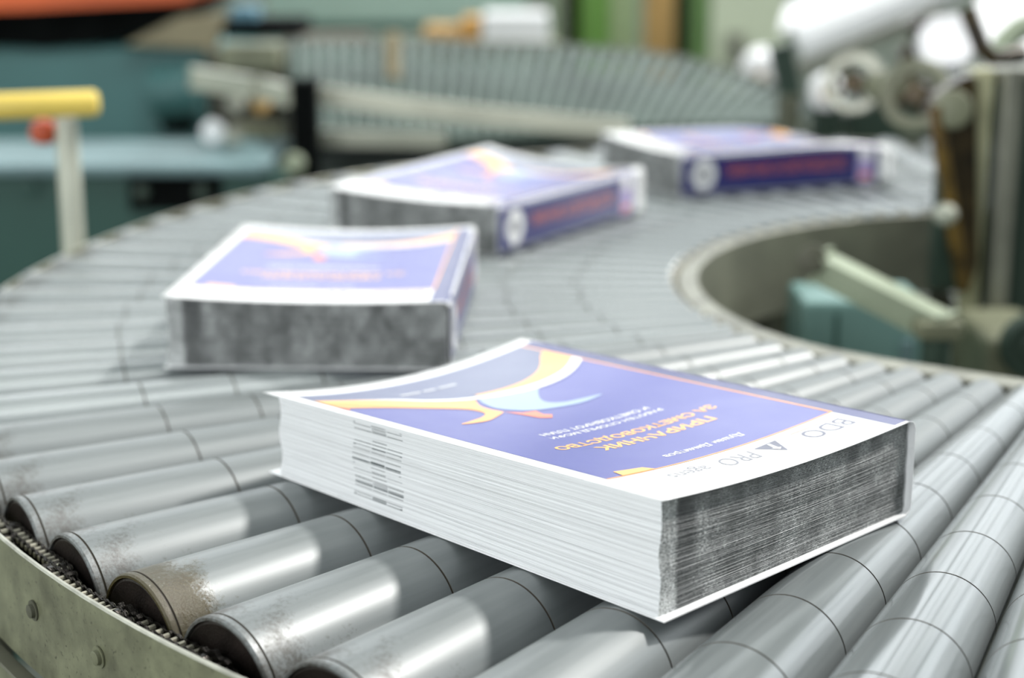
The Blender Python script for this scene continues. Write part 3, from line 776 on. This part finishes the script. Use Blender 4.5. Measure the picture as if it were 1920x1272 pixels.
bm = bmesh.new(); tube(bm, at(285, 176, 3.38), at(375, 168, 3.38), .055, seg=24, bev=.01); part(t, 'roller_cover', bm, M_TEALB, .6)
bm = bmesh.new(); box(bm, at(300, 250, 3.36), at(372, 205, 3.45), .008); part(t, 'dark_bracket', bm, M_BLACK)

p0 = at(130, 478, 1.76)
t = thing('grip_post', 'pale upright post carrying a yellow grip bar at the left edge', 'post', (p0.x, p0.y, 0))
bm = bmesh.new(); tube(bm, (p0.x, p0.y, 0), at(124, 222, 1.76), .0118, seg=24, bev=.001); part(t, 'post', bm, M_PALE, .6)
bm = bmesh.new(); tube(bm, at(-60, 202, 1.74), at(186, 193, 1.76), .0138, seg=28, bev=.006); part(t, 'grip', bm, M_YELLOW, .7)
bm = bmesh.new(); p = at(82, 246, 1.77); lathe(bm, p+Vector((0, 0, -.014)), (0, 0, 1), [(0, 0), (.001, .008), (.006, .014), (.014, .015), (.024, .011), (.028, 0)], 20); bmesh.ops.recalc_face_normals(bm, faces=list(bm.faces)); part(t, 'knob', bm, M_RED, .8)
bm = bmesh.new(); box(bm, (p0.x-.05, p0.y-.05, 0), (p0.x+.05, p0.y+.05, .012), .002); part(t, 'foot_plate', bm, M_DKGREEN)

t = thing('stacker', 'dark cluttered stacker frame between the teal press and the ribbed feed conveyor', 'machine', (*at(490, 250, 2.9).xy, 0))
bm = pbox(548, 150, 592, 345, 2.58, .05, .006, True); part(t, 'dark_post', bm, M_BLACK)
bm = bmesh.new(); bar(bm, at(362, 146, 2.80), at(478, 164, 2.76), .034, .02); part(t, 'guide_bar', bm, M_PALE)
bm = bmesh.new(); bar(bm, at(492, 166, 2.76), at(542, 178, 2.74), .032, .02); part(t, 'guide_bar', bm, M_PALE)
bm = pbox(412, 84, 520, 132, 2.95, .08, .006); part(t, 'olive_panel', bm, M_OLIVE)
bm = pbox(395, 96, 522, 345, 3.0, .15, .01, True); part(t, 'back_frame', bm, paint('dark_olive_clutter', rgb(62, 60, 46), .6, .1, .5, 16))
bm = pbox(425, 236, 530, 266, 2.945, .04, .006); part(t, 'lower_panel', bm, M_OLIVE)
for px, py, r, m_ in ((444, 194, .017, M_STEEL), (492, 196, .014, M_TAN), (552, 306, .017, M_SAGE), (402, 246, .020, M_WHITE), (440, 252, .016, M_STEEL)):
    p = at(px, py, 2.80 if px < 550 else 2.57); bm = bmesh.new(); lathe(bm, p, (0, -1, 0), [(-.02, 0), (-.02, r*.7), (.0, r*.7), (.003, r), (.016, r), (.02, r*.8), (.02, 0)], 22); bmesh.ops.recalc_face_normals(bm, faces=list(bm.faces)); part(t, 'knob', bm, m_, .6)
bm = pbox(418, 40, 562, 72, 3.3, .2, .006); part(t, 'black_box', bm, M_BLACK)
bm = pbox(430, 14, 478, 40, 3.32, .1, .006); part(t, 'blue_box', bm, paint('faded_blue', rgb(96, 140, 158), .5))

# ------------------------------------------------------------------ far curved feed conveyor
t = thing('feed_conveyor', 'far ribbed roller feed conveyor sweeping across behind the books', 'conveyor', (*at(950, 200, 2.9).xy, 0))
NEAR = [(530, 262), (840, 270), (1000, 258), (1200, 246), (1480, 236)]
FAR = [(530, 84), (640, 86), (800, 84), (900, 90), (1000, 92), (1100, 98), (1200, 106), (1300, 122), (1400, 150), (1500, 185), (1600, 215)]
nb = 38
for k in range(nb):
    xn = 560+(1450-560)*k/(nb-1)
    lean = lerp([(540, -4), (640, 0), (800, 12), (1000, 42), (1200, 70), (1450, 90)], xn)
    a = at(xn, lerp(NEAR, xn), 2.70); b = at(xn+lean, lerp(FAR, xn+lean), 3.22)
    bm = bmesh.new(); tube(bm, a, b, .0105, .0100, seg=14, bev=.001)
    part(t, 'roller', bm, M_BEDROLL, .6)
def strip(name, pts, Y, h, w, mat):
    for q0, q1 in zip(pts, pts[1:]):
        pass
    bm = bmesh.new(); P = [at(x, y, Y) for x, y in pts]; rows = []
    for p in P: rows.append([bm.verts.new(p+Vector((0, dy, dz))) for dy, dz in ((-w/2, -h/2), (w/2, -h/2), (w/2, h/2), (-w/2, h/2))])
    for A_, B_ in zip(rows, rows[1:]):
        for i in range(4): bm.faces.new((A_[i], A_[(i+1) % 4], B_[(i+1) % 4], B_[i]))
    bm.faces.new(rows[0]); bm.faces.new(rows[-1][::-1]); bmesh.ops.recalc_face_normals(bm, faces=list(bm.faces))
    part(t, name, bm, mat)
strip('guide_rail', [(600, 178), (760, 200), (900, 216), (1040, 230), (1180, 243)], 2.655, .030, .012, paint('pale_guide_rail', rgb(214, 214, 198), .5))
strip('near_rail', [(600, 258), (720, 260), (836, 262)], 2.66, .026, .012, M_PALE)
strip('far_rail', [(x, y-3) for x, y in FAR], 3.24, .02, .012, M_STEEL)
bm = bmesh.new()
U = [at(x, lerp(NEAR, x)+8, 2.74) for x in (572, 700, 850, 1000, 1200, 1440)]+[at(x, lerp(FAR, x)+10, 3.24) for x in (1500, 1300, 1100, 900, 700, 572)]
vs = [bm.verts.new(p-Vector((0, 0, .03))) for p in U]; vb = [bm.verts.new(p-Vector((0, 0, .06))) for p in U]
for i in range(5):
    for V_ in (vs, vb): bm.faces.new((V_[i], V_[i+1], V_[10-i], V_[11-i]))
n = len(vs)
for i in range(n): bm.faces.new((vs[i], vs[(i+1) % n], vb[(i+1) % n], vb[i]))
bmesh.ops.recalc_face_normals(bm, faces=list(bm.faces)); part(t, 'bed_pan', bm, paint('dark_grey_pan', rgb(72, 82, 78), .6))  # pan in one even dark grey
bm = pbox(725, 62, 748, 150, 3.0, .02, .002); part(t, 'tan_tab', bm, paint('tan_tab', rgb(178, 162, 132), .6))
for x in (620, 1100, 1420):
    p = at(x, 250, 2.9); bm = bmesh.new(); box(bm, (p.x-.02, 2.88, 0), (p.x+.02, 2.92, p.z-.09), .003); part(t, 'leg', bm, M_RAILDK)
bm = bmesh.new(); q0 = at(590, 290, 2.72); q1 = at(1080, 330, 2.72); box(bm, (q0.x, 2.80, .25), (q1.x, 2.83, q0.z-.015), .003); part(t, 'gap_shade_sheet', bm, M_BLACK)  # black sheet standing in for the shaded gap under the feed bed

# ------------------------------------------------------------------ far background
t = thing('press_housing', 'long grey green press housing across the top behind the feed conveyor', 'machine', (*at(750, 20, 4.8).xy, 0))
bm = pbox(500, -60, 985, 40, 4.8, .5, .015, True); part(t, 'housing', bm, M_GREYGREEN)
bm = pbox(520, 42, 980, 56, 4.79, .3, .004); part(t, 'dark_sill', bm, M_TEALD)
bm = pbox(560, 66, 690, 88, 4.6, .1, .004); part(t, 'ledge', bm, paint('rose_grey', rgb(150, 140, 130), .6))
def boxthing(name, label, cat, x0, y0, x1, y1, Y, dep, mat, group=None, floor=False, lid=None):
    bm = pbox(x0, y0, x1, y1, Y, dep, .008, floor); o = obj(name, bm, mat)
    return tag(o, label, cat, group)
# shelf under the far stock
t = thing('stock_table', 'dull bench behind the feed conveyor carrying cartons and white stacks', 'table', (*at(900, 90, 4.3).xy, 0))
za = at(900, 88, 4.2).z
a = at(690, 88, 4.2); b = at(1050, 88, 4.2)
bm = bmesh.new(); box(bm, (a.x, 4.15, za-.03), (b.x, 4.6, za), .004); part(t, 'top', bm, M_OLIVE)
for x in (a.x+.04, b.x-.04):
    for y in (4.2, 4.55): bm = bmesh.new(); box(bm, (x-.02, y-.02, 0), (x+.02, y+.02, za-.03), .003); part(t, 'leg', bm, M_RAILDK)
def resting(name, label, cat, x0, x1, ytop, Y, dep, z, mat):
    q0 = at(x0, ytop, Y); q1 = at(x1, ytop, Y); bm = bmesh.new(); box(bm, (q0.x, Y, z), (q1.x, Y+dep, q0.z), .006)
    return tag(obj(name, bm, mat), label, cat)
resting('carton', 'amber carton on the bench left of the white stack', 'box', 792, 862, 52, 4.22, .2, za, M_TAN)
resting('carton', 'taller orange carton touching the white stack on the bench', 'box', 866, 898, 36, 4.25, .2, za, paint('orange_board', rgb(212, 160, 84), .7))
for k, (x0, x1, yt, m_) in enumerate(((905, 1030, 28, M_WHITE),)):
    resting('paper_stack', 'bright white paper stack on the bench beside the cartons', 'paper', x0, x1, yt, 4.22, .22, za, m_)
t = thing('pillar', 'bright green square pillar with a paler right face at the top centre', 'pillar', (*at(1135, 60, 5.6).xy, 0))
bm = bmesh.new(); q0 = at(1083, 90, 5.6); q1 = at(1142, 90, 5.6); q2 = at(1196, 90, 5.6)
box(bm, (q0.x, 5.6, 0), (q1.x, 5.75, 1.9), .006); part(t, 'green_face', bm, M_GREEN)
bm = bmesh.new(); box(bm, (q1.x, 5.62, 0), (q2.x, 5.77, 1.9), .006); part(t, 'lit_face', bm, M_GREENL)  # same green pillar; light on this face is put into its paler colour
def column(name, label, cat, x0, x1, Y, top, mat, dep=.12, group=None):
    q0 = at(x0, 90, Y); q1 = at(x1, 90, Y); bm = bmesh.new(); box(bm, (q0.x, Y, 0), (q1.x, Y+dep, top), .008)
    return tag(obj(name, bm, mat), label, cat, group)
column('upright', 'grey olive upright just right of the white stack', 'post', 1028, 1060, 5.5, 1.5, M_SAGE)
column('upright', 'nearly black upright touching the green pillar on its left', 'post', 1060, 1083, 5.55, 1.5, M_BLACK)
column('wooden_board', 'orange brown wooden board leaning upright between the green pillars', 'board', 1212, 1264, 5.2, 1.5, M_TAN)
column('upright', 'dark green upright between the wooden board and the green door frame', 'post', 1266, 1295, 5.35, 1.5, paint('dark_green_paint', rgb(44, 72, 40), .5))
column('door_frame_post', 'mid green post along the left side of the pale locker', 'post', 1298, 1327, 5.2, 1.5, paint('mid_green_paint', rgb(112, 148, 88), .5))
t = thing('locker', 'tall pale grey green locker at the top right of centre', 'cabinet', (*at(1390, 80, 5.2).xy, 0))
q0 = at(1330, 90, 5.2); q1 = at(1470, 90, 5.2); bm = bmesh.new(); box(bm, (q0.x, 5.2, 0), (q1.x, 5.7, 1.45), .01); part(t, 'body', bm, M_GREENP)
bm = pbox(1362, 62, 1396, 118, 5.17, .03, .004); part(t, 'vent_plate', bm, M_STEEL)
# paper rolls and slanted web at upper right
def roll(label, p0, p1, r, core=True):
    t = thing('paper_roll', label, 'paper roll', (p0.x, p0.y, 0), 0)
    bm = bmesh.new(); tube(bm, p0, p1, r, seg=40, bev=.006); part(t, 'wound_paper', bm, M_WHITE, .6)
    pm = (p0+p1)/2; bm = bmesh.new(); box(bm, (pm.x-.02, pm.y-.02, 0), (pm.x+.02, pm.y+.02, pm.z-r*.9), .003); part(t, 'stand', bm, M_DKGREEN)
    d = (p1-p0).normalized(); bm = bmesh.new(); tube(bm, p0-d*.02, p0+d*.01, r*.25, seg=20, bev=.001); part(t, 'core', bm, M_TAN, .6)
    return t
roll('short fat white paper roll showing its round end beside the pale locker', at(1424, 150, 3.6), at(1424, 150, 3.6)+Vector((.05, .3, 0)), .05)
roll('small white paper roll left of the steel wheel', at(1550, 176, 2.62), at(1550, 176, 2.62)+Vector((.015, .09, 0)), .027)
t = thing('web_frame', 'slanted white paper web on dark arms at the upper right', 'machine', (*at(1600, 60, 3.2).xy, 0))
bm = bmesh.new(); slab(bm, [at(1462, 62, 3.3), at(1475, 20, 3.5), at(1640, -60, 3.5), at(1700, -30, 3.3)], (.0, .01, .012)); bmesh.ops.recalc_face_normals(bm, faces=list(bm.faces)); part(t, 'upper_web', bm, M_WHITE)
bm = bmesh.new(); tube(bm, at(1500, 88, 3.2), at(1800, -40, 3.2), .038, seg=28, bev=.004); part(t, 'web_roller', bm, M_WHITE, .6)
bm = bmesh.new(); bar(bm, at(1500, 128, 3.05), at(1760, 20, 3.05), .022, .03); part(t, 'under_bar', bm, M_STEEL)
bm = bmesh.new(); bar(bm, at(1462, 85, 2.655), at(1484, 190, 2.655), .034, .03); part(t, 'dark_arm', bm, M_DKGREEN)
bm = bmesh.new(); bar(bm, at(1712, 36, 2.75), at(1732, 70, 2.75), .03, .03); part(t, 'clamp', bm, M_GREASE)
bm = bmesh.new(); bar(bm, at(1690, 95, 2.70), at(1712, 108, 2.70), .03, .03); part(t, 'clamp', bm, M_GREASE)
p = at(1484, 180, 2.63); bm = bmesh.new(); box(bm, (p.x-.016, 2.63, 0), (p.x+.016, 2.68, p.z), .004); part(t, 'stand', bm, paint('olive_stand', rgb(92, 94, 78), .55))

# ------------------------------------------------------------------ hall
def struct(name, bm, mat, parent=None):
    o = obj(name, bm, mat, parent)
    if parent is None: o['kind'] = 'structure'
    return o
M_FLOOR = paint('worn_concrete', rgb(112, 116, 108), .65, 0, .25, 2.5, .2)
M_WALL = paint('pale_wall', rgb(166, 174, 162), .8, 0, .06, 1.5)
YB, ZB = 10.0, 9.2
bm = bmesh.new(); box(bm, (-7, -5, -.1), (8, YB, 0)); struct('floor', bm, M_FLOOR)
bm = bmesh.new(); box(bm, (-7.2, YB, 0), (8.2, YB+.2, 12.2)); struct('wall_back', bm, M_WALL)
bm = bmesh.new(); box(bm, (-7.2, -5, 0), (-7, YB, ZB)); struct('wall_left', bm, M_WALL)
bm = bmesh.new(); box(bm, (8, -5, 0), (8.2, YB, ZB)); struct('wall_right', bm, M_WALL)
def lit(name, col, st):
    m, nt, b = new_mat(name)
    b.inputs['Base Color'].default_value = (.8, .85, .9, 1); b.inputs['Roughness'].default_value = .1
    b.inputs['Emission Color'].default_value = (*col, 1); b.inputs['Emission Strength'].default_value = st
    return m
M_PANES = [lit('dim_glow_pane', (.95, .98, .98), 1.2), lit('mid_glow_pane', (.94, .97, 1.0), 1.8), lit('daylit_pane', (.93, .97, 1.0), 3.4)]  # glow graded by tier, dimmer low down, to even the glare on the covers
ZT = [1.25, 2.5, 3.7, 6.2]
ZT_BACK = [1.25, 2.5, 3.7, 6.6]
M_FRAME = paint('window_frame_grey', rgb(140, 146, 140), .5)
nw = 0
ZL, ZH = 1.25, 8.0
def window(p0, p1, inward, ZT=ZT):
    """glazed bay between two floor points of a wall, frame standing proud of the wall"""
    global nw
    nw += 1; p0 = Vector(p0); p1 = Vector(p1); n = Vector(inward)
    def bx(bm, a, b, z0, z1, d0, d1):
        q = [a+n*d0, b+n*d0, b+n*d1, a+n*d1]
        box(bm, (min(v.x for v in q), min(v.y for v in q), z0), (max(v.x for v in q), max(v.y for v in q), z1))
    u = (p1-p0).normalized(); bm = bmesh.new(); ZH = ZT[-1]
    for c_ in (p0, p1, (p0+p1)/2): bx(bm, c_-u*.04, c_+u*.04, ZL, ZH, 0, .13)
    ZH = ZT[-1]
    for z in ZT: bx(bm, p0, p1, z-.04, z+.04, 0, .12)
    w = struct('window_%d' % nw, bm, M_FRAME)
    for z0, z1, m_ in zip(ZT, ZT[1:], M_PANES):
        bm = bmesh.new(); bx(bm, p0+u*.04, p1-u*.04, z0+.04, z1-.04, .04, .07); struct('pane', bm, m_, w)
for k in range(6):
    x0 = -6.85+2.45*k; window((x0, YB, 0), (x0+2.25, YB, 0), (0, -1, 0), ZT_BACK)
for k in range(4):  # unseen side-wall windows, added to widen the glare on the covers
    y0 = .6+2.3*k; window((8, y0, 0), (8, y0+2.1, 0), (-1, 0, 0)); 
for k in range(2): window((-7, .6+2.6*k, 0), (-7, 2.7+2.6*k, 0), (1, 0, 0))

# ------------------------------------------------------------------ light
wd = bpy.data.worlds.new('hall_daylight'); bpy.context.scene.world = wd; wd.use_nodes = True
bg = wd.node_tree.nodes['Background']; bg.inputs['Color'].default_value = (.88, .98, .97, 1); bg.inputs['Strength'].default_value = .38
sun = bpy.data.lights.new('sun', 'SUN'); sun.energy = 4.0; sun.angle = math.radians(4.5); sun.color = (1, .98, .94)
so = bpy.data.objects.new('sun', sun); C.objects.link(so)
so.rotation_euler = Vector((.761, .366, 1.0)).to_track_quat('Z', 'Y').to_euler()
fl = bpy.data.lights.new('fore_edge_fill', 'AREA'); fl.shape = 'RECTANGLE'; fl.size = 1.8; fl.size_y = 1.2; fl.energy = 60; fl.color = (.95, .98, 1)  # added fill to brighten the nearest book's fore edge; no window stands here
fo = bpy.data.objects.new('fore_edge_fill', fl); C.objects.link(fo); fo.location = (-1.75, -1.15, 1.75)
fo.rotation_euler = (Vector(fo.location)-Vector((.05, .8, .92))).to_track_quat('Z', 'Y').to_euler()

hl = bpy.data.lights.new('background_fill', 'AREA'); hl.shape = 'RECTANGLE'; hl.size = 2.4; hl.size_y = 1.2; hl.energy = 62; hl.color = (.97, 1, .97)  # added fill, out of view, to lift the far machines and rollers
ho = bpy.data.objects.new('background_fill', hl); C.objects.link(ho); ho.location = (.3, 1.6, 4.2)
ho.rotation_euler = (Vector(ho.location)-Vector((.3, 4.2, .9))).to_track_quat('Z', 'Y').to_euler()

# ------------------------------------------------------------------ camera
cam = bpy.data.cameras.new('camera'); cam.sensor_width = 36; cam.lens = 36*FPX/1920
cam.dof.use_dof = True; cam.dof.focus_distance = .86; cam.dof.aperture_fstop = 4.06; cam.clip_start = .02
co = bpy.data.objects.new('camera', cam); C.objects.link(co)
co.location = (0, 0, TOP+CAMH); co.rotation_euler = (PI/2-PITCH, 0, 0)
sc = bpy.context.scene; sc.camera = co
sc.view_settings.view_transform = 'Standard'; sc.view_settings.look = 'None'; sc.view_settings.gamma = 1
sc.view_settings.exposure = -0.05
sc.cycles.use_denoising = True
sc.cycles.max_bounces = 6; sc.cycles.diffuse_bounces = 3; sc.cycles.glossy_bounces = 3
